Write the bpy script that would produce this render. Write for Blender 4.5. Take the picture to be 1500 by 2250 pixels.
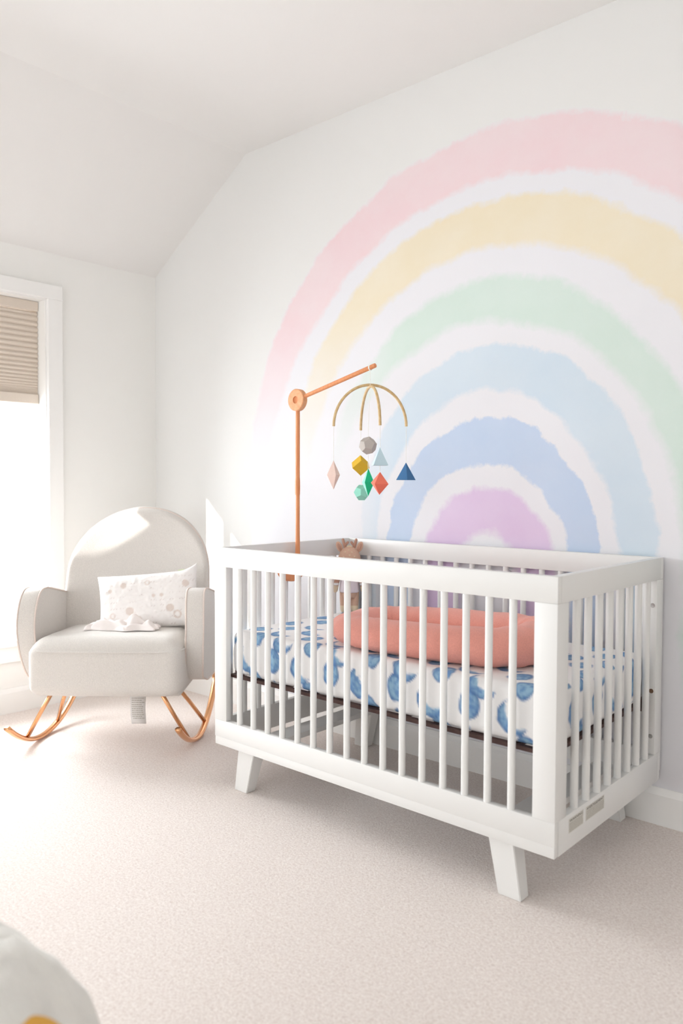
import bpy, bmesh, math, random
import numpy as np
from mathutils import Vector, Matrix, noise as mnoise

for _o in list(bpy.data.objects):
    bpy.data.objects.remove(_o)
random.seed(7)
S = bpy.context.scene
COL = S.collection
V = Vector
PI = math.pi

# ------------------------------------------------------------------ camera
cam_d = bpy.data.cameras.new('camera')
cam = bpy.data.objects.new('camera', cam_d)
COL.objects.link(cam)
S.camera = cam
CAM = V((3.7320, -2.6227, 1.1202))
yaw, pit, rol = 0.72571, -0.034235, 0.00416
fwd = V((-math.sin(yaw) * math.cos(pit), math.cos(yaw) * math.cos(pit), math.sin(pit)))
rgt = V((math.cos(yaw), math.sin(yaw), 0))
upv = rgt.cross(fwd)
r2 = math.cos(rol) * rgt + math.sin(rol) * upv
u2 = -math.sin(rol) * rgt + math.cos(rol) * upv
cam.matrix_world = Matrix(((r2.x, u2.x, -fwd.x, CAM.x), (r2.y, u2.y, -fwd.y, CAM.y),
                           (r2.z, u2.z, -fwd.z, CAM.z), (0, 0, 0, 1)))
cam_d.sensor_fit = 'VERTICAL'
cam_d.sensor_height = 36
cam_d.lens = 1721.06 / 2250 * 36
cam_d.clip_start = 0.02
cam_d.dof.use_dof = True
cam_d.dof.focus_distance = 2.75
cam_d.dof.aperture_fstop = 2.2

# ------------------------------------------------------------------ light and exposure
S.view_settings.view_transform = 'Standard'
S.view_settings.look = 'None'
S.view_settings.gamma = 1
S.view_settings.use_curve_mapping = False
S.view_settings.exposure = -0.30
S.cycles.max_bounces = 10
S.cycles.diffuse_bounces = 6

W = bpy.data.worlds.new('world')
S.world = W
W.use_nodes = True
W.node_tree.nodes['Background'].inputs[0].default_value = (0.93, 0.97, 1.0, 1)
W.node_tree.nodes['Background'].inputs[1].default_value = 2.4


def area(name, loc, size, direction, power, color=(1, 1, 1)):
    d = bpy.data.lights.new(name, 'AREA')
    d.shape = 'RECTANGLE'
    d.size, d.size_y = size
    d.energy = power
    d.color = color
    o = bpy.data.objects.new(name, d)
    COL.objects.link(o)
    o.location = loc
    o.rotation_euler = V(direction).to_track_quat('-Z', 'Y').to_euler()
    return o


# daylight just outside each window of the room
area('daylight_side_window', (-0.80, -1.10, 1.30), (1.5, 1.9), (1, 0.0, -0.26), 250, (0.91, 0.965, 1.0))
area('daylight_far_side_window', (-0.45, -3.95, 1.05), (1.3, 1.3), (1, 0.1, -0.45), 86, (0.91, 0.965, 1.0))
area('daylight_rear_window', (1.9, -5.05, 1.35), (3.2, 1.6), (0, 1, -0.55), 46, (0.92, 0.97, 1.0))

SUN_DIR = V((1.0, 1.5, -0.88))
sd = bpy.data.lights.new('sun', 'SUN')
sd.energy = 15.0
sd.angle = math.radians(0.7)
sd.color = (1.0, 0.98, 0.95)
so = bpy.data.objects.new('sun', sd)
COL.objects.link(so)
so.location = (-6, -9, 8)
so.rotation_euler = SUN_DIR.to_track_quat('-Z', 'Y').to_euler()

# ------------------------------------------------------------------ materials


def lin(c):
    return tuple(((x / 12.92) if x <= 0.04045 else ((x + 0.055) / 1.055) ** 2.4) for x in [v / 255 for v in c])


def mat(name, rgb, rough=0.6, metal=0.0, bump=None, vary=None, spec=0.3, sheen=0.0):
    """rgb in 0..255 sRGB; bump=(scale, strength, distance); vary=(scale, amount)"""
    m = bpy.data.materials.new(name)
    m.use_nodes = True
    nt = m.node_tree
    b = nt.nodes['Principled BSDF']
    c = lin(rgb)
    b.inputs['Base Color'].default_value = (*c, 1)
    b.inputs['Roughness'].default_value = rough
    b.inputs['Metallic'].default_value = metal
    b.inputs['Specular IOR Level'].default_value = spec
    if sheen:
        b.inputs['Sheen Weight'].default_value = sheen
    tc = nt.nodes.new('ShaderNodeTexCoord')
    if vary:
        n = nt.nodes.new('ShaderNodeTexNoise')
        n.inputs['Scale'].default_value = vary[0]
        n.inputs['Detail'].default_value = 4
        nt.links.new(tc.outputs['Object'], n.inputs['Vector'])
        r = nt.nodes.new('ShaderNodeValToRGB')
        r.color_ramp.elements[0].position = 0.3
        r.color_ramp.elements[1].position = 0.7
        a = vary[1]
        r.color_ramp.elements[0].color = (*[x * (1 - a) for x in c], 1)
        r.color_ramp.elements[1].color = (*[min(1, x * (1 + a)) for x in c], 1)
        nt.links.new(n.outputs['Fac'], r.inputs['Fac'])
        nt.links.new(r.outputs['Color'], b.inputs['Base Color'])
    if bump:
        n = nt.nodes.new('ShaderNodeTexNoise')
        n.inputs['Scale'].default_value = bump[0]
        n.inputs['Detail'].default_value = 5
        nt.links.new(tc.outputs['Object'], n.inputs['Vector'])
        bp = nt.nodes.new('ShaderNodeBump')
        bp.inputs['Strength'].default_value = bump[1]
        bp.inputs['Distance'].default_value = bump[2]
        nt.links.new(n.outputs['Fac'], bp.inputs['Height'])
        nt.links.new(bp.outputs['Normal'], b.inputs['Normal'])
    return m


def wood(name, rgb, rgb2, stretch=(40, 40, 2.5)):
    m = mat(name, rgb, 0.5)
    nt = m.node_tree
    b = nt.nodes['Principled BSDF']
    tc = nt.nodes.new('ShaderNodeTexCoord')
    mp = nt.nodes.new('ShaderNodeMapping')
    mp.inputs['Scale'].default_value = stretch
    n = nt.nodes.new('ShaderNodeTexNoise')
    n.inputs['Scale'].default_value = 6
    n.inputs['Detail'].default_value = 6
    r = nt.nodes.new('ShaderNodeValToRGB')
    r.color_ramp.elements[0].position = 0.35
    r.color_ramp.elements[1].position = 0.68
    r.color_ramp.elements[0].color = (*lin(rgb2), 1)
    r.color_ramp.elements[1].color = (*lin(rgb), 1)
    nt.links.new(tc.outputs['Object'], mp.inputs['Vector'])
    nt.links.new(mp.outputs['Vector'], n.inputs['Vector'])
    nt.links.new(n.outputs['Fac'], r.inputs['Fac'])
    nt.links.new(r.outputs['Color'], b.inputs['Base Color'])
    return m


M_wall = mat('wall_paint', (241, 240, 237), 0.8, bump=(90, 0.05, 0.002))
M_ceil = mat('ceiling_paint', (232, 230, 228), 0.85, bump=(70, 0.05, 0.002))
M_trim = mat('trim_paint', (243, 242, 240), 0.4, vary=(3, 0.01))
M_white = mat('crib_white_lacquer', (231, 230, 228), 0.32, vary=(5, 0.01), spec=0.4)
M_fabric = mat('oatmeal_boucle', (216, 210, 204), 0.95, bump=(300, 0.6, 0.004), vary=(320, 0.08), sheen=0.3)
M_piping = mat('pink_beige_piping', (222, 207, 198), 0.85, vary=(200, 0.05))
M_gold = mat('rose_gold_metal', (222, 166, 122), 0.24, metal=1.0, vary=(8, 0.04))
M_beech = wood('beech_wood', (232, 160, 114), (216, 140, 94))
M_beech_l = wood('pale_beech_disc', (234, 176, 134), (222, 158, 114), (12, 12, 12))
M_bamboo = wood('bamboo', (218, 192, 148), (200, 168, 120), (12, 12, 12))
M_string = mat('white_string', (240, 238, 232), 0.8, vary=(300, 0.03))
M_coral = mat('coral_muslin', (232, 160, 146), 0.9, bump=(420, 0.5, 0.002), vary=(260, 0.06), sheen=0.2)
M_support = mat('dark_brown_support', (84, 62, 58), 0.6, vary=(30, 0.1))
M_blind = mat('taupe_shade_cloth', (218, 206, 193), 0.9, bump=(500, 0.2, 0.001), vary=(400, 0.04))
M_screw = mat('zinc_screw', (176, 174, 172), 0.35, metal=0.9, vary=(60, 0.08))
M_hole = mat('bare_wood_hole', (120, 96, 78), 0.9, vary=(60, 0.1))
M_deer = mat('knit_tan', (214, 176, 154), 0.95, bump=(900, 0.6, 0.002), vary=(500, 0.08))
M_deer_l = mat('knit_cream', (226, 206, 178), 0.95, bump=(900, 0.6, 0.002), vary=(500, 0.05))
M_deer_p = mat('knit_brown', (192, 150, 132), 0.95, bump=(900, 0.6, 0.002), vary=(500, 0.08))
M_dress = mat('lilac_cotton', (226, 214, 220), 0.9, bump=(700, 0.3, 0.002), vary=(300, 0.03))
M_black = mat('black_thread', (46, 34, 32), 0.5, vary=(100, 0.1))
M_label = mat('grey_label', (216, 213, 206), 0.6, vary=(60, 0.03))
M_ink = mat('dark_ink', (78, 70, 62), 0.7, vary=(100, 0.05))
M_ink2 = mat('grey_ink', (178, 173, 163), 0.7, vary=(100, 0.05))
M_tag = mat('white_tag', (236, 234, 232), 0.9, vary=(200, 0.03))
M_pouf = mat('white_throw', (234, 232, 227), 0.95, bump=(14, 0.7, 0.05), vary=(9, 0.05))
M_must = mat('mustard_cloth', (214, 162, 72), 0.9, vary=(60, 0.06))


def glass_mat():
    m = bpy.data.materials.new('window_glass')
    m.use_nodes = True
    nt = m.node_tree
    nt.nodes.clear()
    out = nt.nodes.new('ShaderNodeOutputMaterial')
    t = nt.nodes.new('ShaderNodeBsdfTransparent')
    g = nt.nodes.new('ShaderNodeBsdfGlossy')
    g.inputs['Roughness'].default_value = 0.02
    mx = nt.nodes.new('ShaderNodeMixShader')
    mx.inputs[0].default_value = 0.05
    nt.links.new(t.outputs[0], mx.inputs[1])
    nt.links.new(g.outputs[0], mx.inputs[2])
    nt.links.new(mx.outputs[0], out.inputs[0])
    return m


M_glass = glass_mat()


def carpet_mat():
    m = mat('cream_carpet', (226, 211, 201), 0.98, spec=0.1, sheen=0.25)
    nt = m.node_tree
    b = nt.nodes['Principled BSDF']
    tc = nt.nodes.new('ShaderNodeTexCoord')
    n1 = nt.nodes.new('ShaderNodeTexNoise')
    n1.inputs['Scale'].default_value = 150
    n1.inputs['Detail'].default_value = 6
    n1.inputs['Roughness'].default_value = 0.7
    n1.inputs['Distortion'].default_value = 0.6
    n2 = nt.nodes.new('ShaderNodeTexNoise')
    n2.inputs['Scale'].default_value = 5
    n2.inputs['Detail'].default_value = 3
    for n in (n1, n2):
        nt.links.new(tc.outputs['Object'], n.inputs['Vector'])
    r = nt.nodes.new('ShaderNodeValToRGB')
    r.color_ramp.elements[0].position = 0.34
    r.color_ramp.elements[1].position = 0.62
    r.color_ramp.elements[0].color = (*lin((224, 209, 201)), 1)
    r.color_ramp.elements[1].color = (*lin((250, 241, 235)), 1)
    nt.links.new(n1.outputs['Fac'], r.inputs['Fac'])
    nt.links.new(r.outputs['Color'], b.inputs['Base Color'])
    ad = nt.nodes.new('ShaderNodeMath')
    ad.operation = 'ADD'
    nt.links.new(n1.outputs['Fac'], ad.inputs[0])
    nt.links.new(n2.outputs['Fac'], ad.inputs[1])
    bp = nt.nodes.new('ShaderNodeBump')
    bp.inputs['Strength'].default_value = 0.55
    bp.inputs['Distance'].default_value = 0.008
    nt.links.new(ad.outputs[0], bp.inputs['Height'])
    nt.links.new(bp.outputs['Normal'], b.inputs['Normal'])
    return m


M_carpet = carpet_mat()


def mural_mat():
    """watercolour rainbow printed on the wall; every band edge is an arch with a brushed border"""
    m = bpy.data.materials.new('rainbow_mural')
    m.use_nodes = True
    nt = m.node_tree
    N, L = nt.nodes, nt.links
    b = N['Principled BSDF']
    b.inputs['Roughness'].default_value = 0.8
    b.inputs['Specular IOR Level'].default_value = 0.3
    tc = N.new('ShaderNodeTexCoord')
    sp = N.new('ShaderNodeSeparateXYZ')
    L.new(tc.outputs['Object'], sp.inputs[0])
    X, Z = sp.outputs['X'], sp.outputs['Z']

    def mth(op, a, c=None, clamp=False):
        n = N.new('ShaderNodeMath')
        n.operation = op
        n.use_clamp = clamp
        for i, v in enumerate((a, c)):
            if v is None:
                continue
            if isinstance(v, (int, float)):
                n.inputs[i].default_value = v
            else:
                L.new(v, n.inputs[i])
        return n.outputs[0]

    def nz(scale, detail, rough=0.5, off=0.0):
        mp = N.new('ShaderNodeMapping')
        mp.inputs['Location'].default_value = (off, 0, off * 1.7)
        L.new(tc.outputs['Object'], mp.inputs['Vector'])
        n = N.new('ShaderNodeTexNoise')
        n.inputs['Scale'].default_value = scale
        n.inputs['Detail'].default_value = detail
        n.inputs['Roughness'].default_value = rough
        L.new(mp.outputs[0], n.inputs['Vector'])
        return mth('SUBTRACT', n.outputs['Fac'], 0.5)

    rough_edge = mth('ADD', mth('MULTIPLY', nz(18, 7, 0.68), 0.055), mth('MULTIPLY', nz(5, 3), 0.07))

    def arch(xc, zc, a, c, soft, k=1.0):
        """1 inside the arch, 0 outside"""
        dx = mth('DIVIDE', mth('SUBTRACT', X, xc), a)
        dz = mth('SUBTRACT', Z, zc)
        dz = mth('DIVIDE', mth('ADD', mth('MAXIMUM', dz, 0.0), mth('MULTIPLY', mth('MINIMUM', dz, 0.0), 0.15)), c)
        r = mth('SQRT', mth('ADD', mth('MULTIPLY', dx, dx), mth('MULTIPLY', dz, dz)))
        d = mth('MULTIPLY', mth('SUBTRACT', 1.0, r), (a + c) / 2)
        d = mth('ADD', d, mth('MULTIPLY', rough_edge, k))
        return mth('ADD', mth('DIVIDE', d, soft), 0.5, True)

    def mix(fac, c1, c2):
        n = N.new('ShaderNodeMix')
        n.data_type = 'RGBA'
        L.new(fac, n.inputs['Factor'])
        for i, v in (('A', c1), ('B', c2)):
            s = [q for q in n.inputs if q.name == i and q.type == 'RGBA'][0]
            if isinstance(v, tuple):
                s.default_value = (*v, 1)
            else:
                L.new(v, s)
        return [q for q in n.outputs if q.type == 'RGBA'][0]

    wall_c = lin((227, 226, 224))
    blank = lin((227, 226, 230))
    bands = [
        ((2.136, 1.188, 1.335, 1.284), (2.150, 0.842, 1.279, 1.444), (232, 205, 209), (232, 216, 218), 0.020),
        ((2.140, 1.167, 1.040, 1.034), (2.134, 0.990, 0.954, 1.037), (229, 216, 188), (232, 223, 204), 0.026),
        ((2.137, 0.934, 0.846, 0.974), (2.116, 0.890, 0.770, 0.861), (203, 220, 210), (211, 224, 217), 0.030),
        ((2.158, 0.916, 0.642, 0.742), (2.141, 0.795, 0.541, 0.690), (201, 215, 227), (209, 220, 229), 0.016),
        ((2.138, 0.795, 0.477, 0.589), (2.136, 0.802, 0.358, 0.403), (187, 203, 226), (198, 210, 229), 0.010),
        ((2.149, 0.817, 0.287, 0.292), (2.150, 0.820, 0.128, 0.128), (213, 188, 218), (220, 201, 224), 0.024),
    ]
    inside = arch(2.136, 1.188, 1.335, 1.284, 0.03)
    col = mix(inside, wall_c, blank)
    wash = mth('ADD', mth('MULTIPLY', nz(3.5, 5, 0.6, 4.0), 2.2), 0.5, True)
    # bands pale towards the left foot: window glare mixed into the print colour
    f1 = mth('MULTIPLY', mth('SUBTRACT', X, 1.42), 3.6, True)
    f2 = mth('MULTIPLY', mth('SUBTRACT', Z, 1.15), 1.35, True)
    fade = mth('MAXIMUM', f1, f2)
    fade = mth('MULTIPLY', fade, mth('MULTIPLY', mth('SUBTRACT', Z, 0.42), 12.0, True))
    for o, i, c1, c2, soft in bands:
        f = mth('MULTIPLY', arch(*o, soft), mth('SUBTRACT', 1.0, arch(*i, soft * 1.4)))
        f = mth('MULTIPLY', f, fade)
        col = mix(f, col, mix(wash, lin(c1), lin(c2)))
    L.new(col, b.inputs['Base Color'])
    return m


M_mural = mural_mat()


def vcol_mat(name, rough=0.9, bump=(400, 0.2, 0.001)):
    m = mat(name, (240, 238, 236), rough, bump=bump)
    nt = m.node_tree
    a = nt.nodes.new('ShaderNodeVertexColor')
    a.layer_name = 'print'
    nt.links.new(a.outputs['Color'], nt.nodes['Principled BSDF'].inputs['Base Color'])
    return m


M_sheet = vcol_mat('moon_print_cotton')
M_pillow = vcol_mat('pillow_print_cotton')

# ------------------------------------------------------------------ mesh helpers


def empty(name, loc, rotz=0, label=None, cat=None, group=None):
    o = bpy.data.objects.new(name, None)
    COL.objects.link(o)
    o.empty_display_size = 0.1
    o.location = loc
    o.rotation_euler = (0, 0, rotz)
    tag(o, label, cat, group)
    return o


def tag(o, label=None, cat=None, group=None, kind=None):
    if label:
        o['label'] = label
    if cat:
        o['category'] = cat
    if group:
        o['group'] = group
    if kind:
        o['kind'] = kind
    return o


def obj(name, bm, m, parent=None, smooth=False, world=False, label=None, recalc=True, angle=40):
    """world=True: the mesh is given in scene coordinates, moved into the parent's frame"""
    if recalc:
        bmesh.ops.recalc_face_normals(bm, faces=bm.faces)
    me = bpy.data.meshes.new(name)
    if world and parent is not None:
        Mx = Matrix.LocRotScale(parent.location, parent.rotation_euler, None)
        if parent.parent is not None:
            Mx = Matrix.LocRotScale(parent.parent.location, parent.parent.rotation_euler, None)
        bm.transform(Mx.inverted())
    bm.to_mesh(me)
    bm.free()
    for mm in (m if isinstance(m, (list, tuple)) else [m]):
        me.materials.append(mm)
    if smooth:
        me.polygons.foreach_set('use_smooth', [True] * len(me.polygons))
        if angle < 180:
            me.set_sharp_from_angle(angle=math.radians(angle))
    o = bpy.data.objects.new(name, me)
    COL.objects.link(o)
    if parent is not None:
        o.parent = parent
    if label:
        o['label'] = label
    return o


def struct(name, bm, m, smooth=False):
    o = obj(name, bm, m, smooth=smooth)
    o['kind'] = 'structure'
    return o


def box(bm, x0, x1, y0, y1, z0, z1, bevel=0.0, seg=2):
    r = bmesh.ops.create_cube(bm, size=1)
    vs = r['verts']
    for v in vs:
        v.co = V(((x0 + x1) / 2 + v.co.x * (x1 - x0), (y0 + y1) / 2 + v.co.y * (y1 - y0), (z0 + z1) / 2 + v.co.z * (z1 - z0)))
    if bevel:
        es = list({e for v in vs for e in v.link_edges})
        bmesh.ops.bevel(bm, geom=es, offset=bevel, segments=seg, affect='EDGES', profile=0.5)
    return bm


def bx(*a, **k):
    return box(bmesh.new(), *a, **k)


def prism(bm, pts, z0, z1, axis='z', bevel=0.0):
    """pts 2D outline extruded along an axis: z -> (x,y), y -> (x,z), x -> (y,z)"""
    def P(p, w):
        return {'z': V((p[0], p[1], w)), 'y': V((p[0], w, p[1])), 'x': V((w, p[0], p[1]))}[axis]
    a = [bm.verts.new(P(p, z0)) for p in pts]
    b = [bm.verts.new(P(p, z1)) for p in pts]
    n = len(pts)
    fs = [bm.faces.new(a), bm.faces.new(b[::-1])]
    for i in range(n):
        fs.append(bm.faces.new((a[i], b[i], b[(i + 1) % n], a[(i + 1) % n])))
    if bevel:
        es = list({e for f in fs for e in f.edges})
        bmesh.ops.recalc_face_normals(bm, faces=bm.faces)
        bmesh.ops.bevel(bm, geom=es, offset=bevel, segments=2, affect='EDGES', profile=0.5)
    return bm


def tube(bm, pts, r, n=10, closed=False, sq=None):
    """round tube through points; r number or list; sq=(a,b) half sizes for an oval section"""
    pts = [V(p) for p in pts]
    K = len(pts)
    rs = r if isinstance(r, (list, tuple)) else [r] * K
    rings = []
    prev = None
    for i, p in enumerate(pts):
        if closed:
            t = (pts[(i + 1) % K] - pts[i - 1]).normalized()
        else:
            t = (pts[min(i + 1, K - 1)] - pts[max(i - 1, 0)]).normalized()
        if prev is None:
            ref = V((0, 0, 1)) if abs(t.z) < 0.9 else V((1, 0, 0))
            nrm = (ref - t * ref.dot(t)).normalized()
        else:
            nrm = (prev - t * prev.dot(t)).normalized()
        prev = nrm
        bn = t.cross(nrm)
        ring = []
        for k in range(n):
            a = 2 * PI * k / n
            fa, fb = (sq if sq else (1, 1))
            ring.append(bm.verts.new(p + nrm * (math.cos(a) * rs[i] * fa) + bn * (math.sin(a) * rs[i] * fb)))
        rings.append(ring)
    R = K if closed else K - 1
    for i in range(R):
        A, B = rings[i], rings[(i + 1) % K]
        for k in range(n):
            bm.faces.new((A[k], A[(k + 1) % n], B[(k + 1) % n], B[k]))
    if not closed:
        bm.faces.new(rings[0][::-1])
        bm.faces.new(rings[-1])
    return bm


def lathe(bm, prof, c=(0, 0, 0), axis='z', n=32):
    """prof list of (radius, height); closed ends when the radius is 0"""
    c = V(c)
    rings = []
    for r, h in prof:
        if r < 1e-6:
            q = [(0, 0, h)]
        else:
            q = [(r * math.cos(2 * PI * k / n), r * math.sin(2 * PI * k / n), h) for k in range(n)]
        out = []
        for x, y, z in q:
            w = {'z': V((x, y, z)), 'y': V((x, z, y)), 'x': V((z, x, y))}[axis]
            out.append(bm.verts.new(c + w))
        rings.append(out)
    for A, B in zip(rings[:-1], rings[1:]):
        if len(A) == 1 and len(B) == 1:
            continue
        for k in range(n):
            k2 = (k + 1) % n
            if len(A) == 1:
                bm.faces.new((A[0], B[k], B[k2]))
            elif len(B) == 1:
                bm.faces.new((A[k], B[0], A[k2]))
            else:
                bm.faces.new((A[k], B[k], B[k2], A[k2]))
    if len(rings[0]) > 1:
        bm.faces.new(rings[0])
    if len(rings[-1]) > 1:
        bm.faces.new(rings[-1][::-1])
    return bm


def ellipsoid(bm, c, r, rot=None, seg=24, rings=14):
    res = bmesh.ops.create_uvsphere(bm, u_segments=seg, v_segments=rings, radius=1)
    Mx = (rot or Matrix.Identity(3))
    for v in res['verts']:
        v.co = V(c) + Mx @ V((v.co.x * r[0], v.co.y * r[1], v.co.z * r[2]))
    return bm


def slab(outline, T, fmap, rnd=0.02, puff=0.0, puff_back=None, inner=7):
    """closed cushion-like panel: a 2D outline, thickness T, rounded rim; fmap(u,v,w) -> 3D"""
    bm = bmesh.new()
    cu = sum(p[0] for p in outline) / len(outline)
    cv = sum(p[1] for p in outline) / len(outline)
    pb = puff if puff_back is None else puff_back
    size = max(max(abs(p[0] - cu) for p in outline), max(abs(p[1] - cv) for p in outline))

    def ring(scale, w):
        return [bm.verts.new(fmap(cu + (p[0] - cu) * scale, cv + (p[1] - cv) * scale, w)) for p in outline]
    rings = []
    scales = [i / inner for i in range(1, inner)]
    smax = 1 - rnd / size
    for s in scales:
        rings.append(ring(s * smax, T / 2 + puff * (1 - s ** 2)))
    for k in range(0, 5):
        a = PI / 2 * k / 4
        rings.append(ring(smax + (1 - smax) * math.sin(a), T / 2 - rnd * (1 - math.cos(a))))
    for k in range(4, -1, -1):
        a = PI / 2 * k / 4
        rings.append(ring(smax + (1 - smax) * math.sin(a), -T / 2 + rnd * (1 - math.cos(a))))
    for s in scales[::-1]:
        rings.append(ring(s * smax, -T / 2 - pb * (1 - s ** 2)))
    n = len(outline)
    for A, B in zip(rings[:-1], rings[1:]):
        for k in range(n):
            bm.faces.new((A[k], A[(k + 1) % n], B[(k + 1) % n], B[k]))
    c0 = bm.verts.new(fmap(cu, cv, T / 2 + puff))
    c1 = bm.verts.new(fmap(cu, cv, -T / 2 - pb))
    for k in range(n):
        bm.faces.new((c0, rings[0][(k + 1) % n], rings[0][k]))
        bm.faces.new((c1, rings[-1][k], rings[-1][(k + 1) % n]))
    return bm


def smooth_closed(pts, n):
    """Catmull-Rom closed curve resampled"""
    K = len(pts)
    out = []
    per = max(1, n // K)
    for i in range(K):
        p0, p1, p2, p3 = [np.array(pts[(i + j) % K], float) for j in (-1, 0, 1, 2)]
        for k in range(per):
            t = k / per
            out.append(tuple(0.5 * ((2 * p1) + (-p0 + p2) * t + (2 * p0 - 5 * p1 + 4 * p2 - p3) * t * t + (-p0 + 3 * p1 - 3 * p2 + p3) * t ** 3)))
    return out


def rbox_grid(x0, x1, y0, y1, z0, z1, r, step):
    """rounded box with a fine even grid; returns verts (N,3), quads, outward normals"""
    dims = np.array([x1 - x0, y1 - y0, z1 - z0])
    lo = np.array([x0, y0, z0])
    n = np.maximum(2, np.round(dims / step)).astype(int)
    verts, faces, key = [], [], {}

    def vid(i, j, k):
        q = (i, j, k)
        if q not in key:
            key[q] = len(verts)
            verts.append(lo + dims * np.array([i / n[0], j / n[1], k / n[2]]))
        return key[q]
    for a, b, c in ((0, 1, 2), (1, 2, 0), (2, 0, 1)):
        for s in (0, n[c]):
            for i in range(n[a]):
                for j in range(n[b]):
                    def q(ii, jj):
                        w = [0, 0, 0]
                        w[a], w[b], w[c] = ii, jj, s
                        return vid(*w)
                    f = [q(i, j), q(i + 1, j), q(i + 1, j + 1), q(i, j + 1)]
                    faces.append(f if s else f[::-1])
    P = np.array(verts)
    core = np.clip(P, lo + r, lo + dims - r)
    d = P - core
    ln = np.linalg.norm(d, axis=1, keepdims=True)
    ln[ln == 0] = 1
    nr = d / ln
    return core + nr * r, faces, nr


def mesh_from(name, P, faces, m, parent=None, colors=None, loc=None):
    me = bpy.data.meshes.new(name)
    P = np.asarray(P)
    me.from_pydata([tuple(p) for p in P.tolist()], [], faces)
    me.polygons.foreach_set('use_smooth', [True] * len(me.polygons))
    me.materials.append(m)
    if colors is not None:
        ca = me.color_attributes.new('print', 'FLOAT_COLOR', 'POINT')
        c4 = np.ones((len(P), 4), np.float32)
        c4[:, :3] = colors
        ca.data.foreach_set('color', c4.ravel())
    o = bpy.data.objects.new(name, me)
    COL.objects.link(o)
    if parent is not None:
        o.parent = parent
    if loc is not None:
        o.location = loc
    return o


def vnoise(p, s, seed=0):
    return mnoise.noise(V((p[0] * s + seed, p[1] * s - seed, p[2] * s + 2.3 * seed)))


# ================================================================== THE SETTING
RX, RY = 5.2, -4.6          # room extents
KZ, FZ, SX = 2.2764, 2.754, 0.7594   # knee height, flat ceiling height, slope foot

struct('floor', bx(-0.15, RX + 0.15, RY - 0.15, 0.15, -0.12, 0.0), M_carpet)
o = struct('wall_back', bx(-0.15, RX + 0.15, 0.0, 0.12, 0.0, FZ + 0.1), M_mural)

# side wall with two window openings
W1 = (-1.56, -0.65, 0.36, 2.045)
W2 = (-4.45, -3.45, 0.36, 2.045)
bm = bmesh.new()
ys = [RY - 0.12, W2[0], W2[1], W1[0], W1[1], 0.0]
box(bm, -0.14, 0, ys[0], ys[1], 0, KZ + 0.12)
box(bm, -0.14, 0, ys[2], ys[3], 0, KZ + 0.12)
box(bm, -0.14, 0, ys[4], ys[5], 0, KZ + 0.12)
for w in (W1, W2):
    box(bm, -0.14, 0, w[0], w[1], 0, w[2] - 0.03)
    box(bm, -0.14, 0, w[0], w[1], w[3], KZ + 0.12)
struct('wall_left', bm, M_wall)

bm = bmesh.new()
box(bm, RX, RX + 0.12, RY - 0.12, 0, 0, FZ + 0.1)
struct('wall_right', bm, M_wall)
W3 = (0.4, 3.5, 0.75, 2.2)
bm = bmesh.new()
box(bm, -0.15, W3[0], RY - 0.12, RY, 0, FZ + 0.1)
box(bm, W3[1], RX + 0.12, RY - 0.12, RY, 0, FZ + 0.1)
box(bm, W3[0], W3[1], RY - 0.12, RY, 0, W3[2])
box(bm, W3[0], W3[1], RY - 0.12, RY, W3[3], FZ + 0.1)
struct('wall_front', bm, M_wall)

bm = bmesh.new()
prism(bm, [(-0.14, KZ), (0, KZ), (SX, FZ), (RX + 0.12, FZ), (RX + 0.12, FZ + 0.14), (SX - 0.06, FZ + 0.14), (-0.14, KZ + 0.08)],
      RY - 0.12, 0.12, axis='y')
struct('ceiling', bm, M_ceil)


def bb(name, x0, x1, y0, y1, side):
    """baseboard with a stepped cap"""
    bm = bmesh.new()
    H = 0.122
    if side == 'y':
        prism(bm, [(y1, 0), (y0, 0), (y0, H - 0.022), (y0 + 0.004, H - 0.012), (y0 + 0.008, H), (y1, H)], x0, x1, axis='x')
    else:
        prism(bm, [(x0, 0), (x1, 0), (x1, H - 0.022), (x1 - 0.004, H - 0.012), (x1 - 0.008, H), (x0, H)], y0, y1, axis='y')
    return struct(name, bm, M_trim)


bb('baseboard_back', 0.014, RX, -0.0125, 0.0, 'y')
bb('baseboard_left', 0.0, 0.014, RY, 0.0, 'x')
struct('baseboard_right', bx(RX - 0.014, RX, RY, -0.013, 0, 0.122), M_trim)
struct('baseboard_front', bx(0.014, RX - 0.014, RY, RY + 0.014, 0, 0.122), M_trim)


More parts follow.
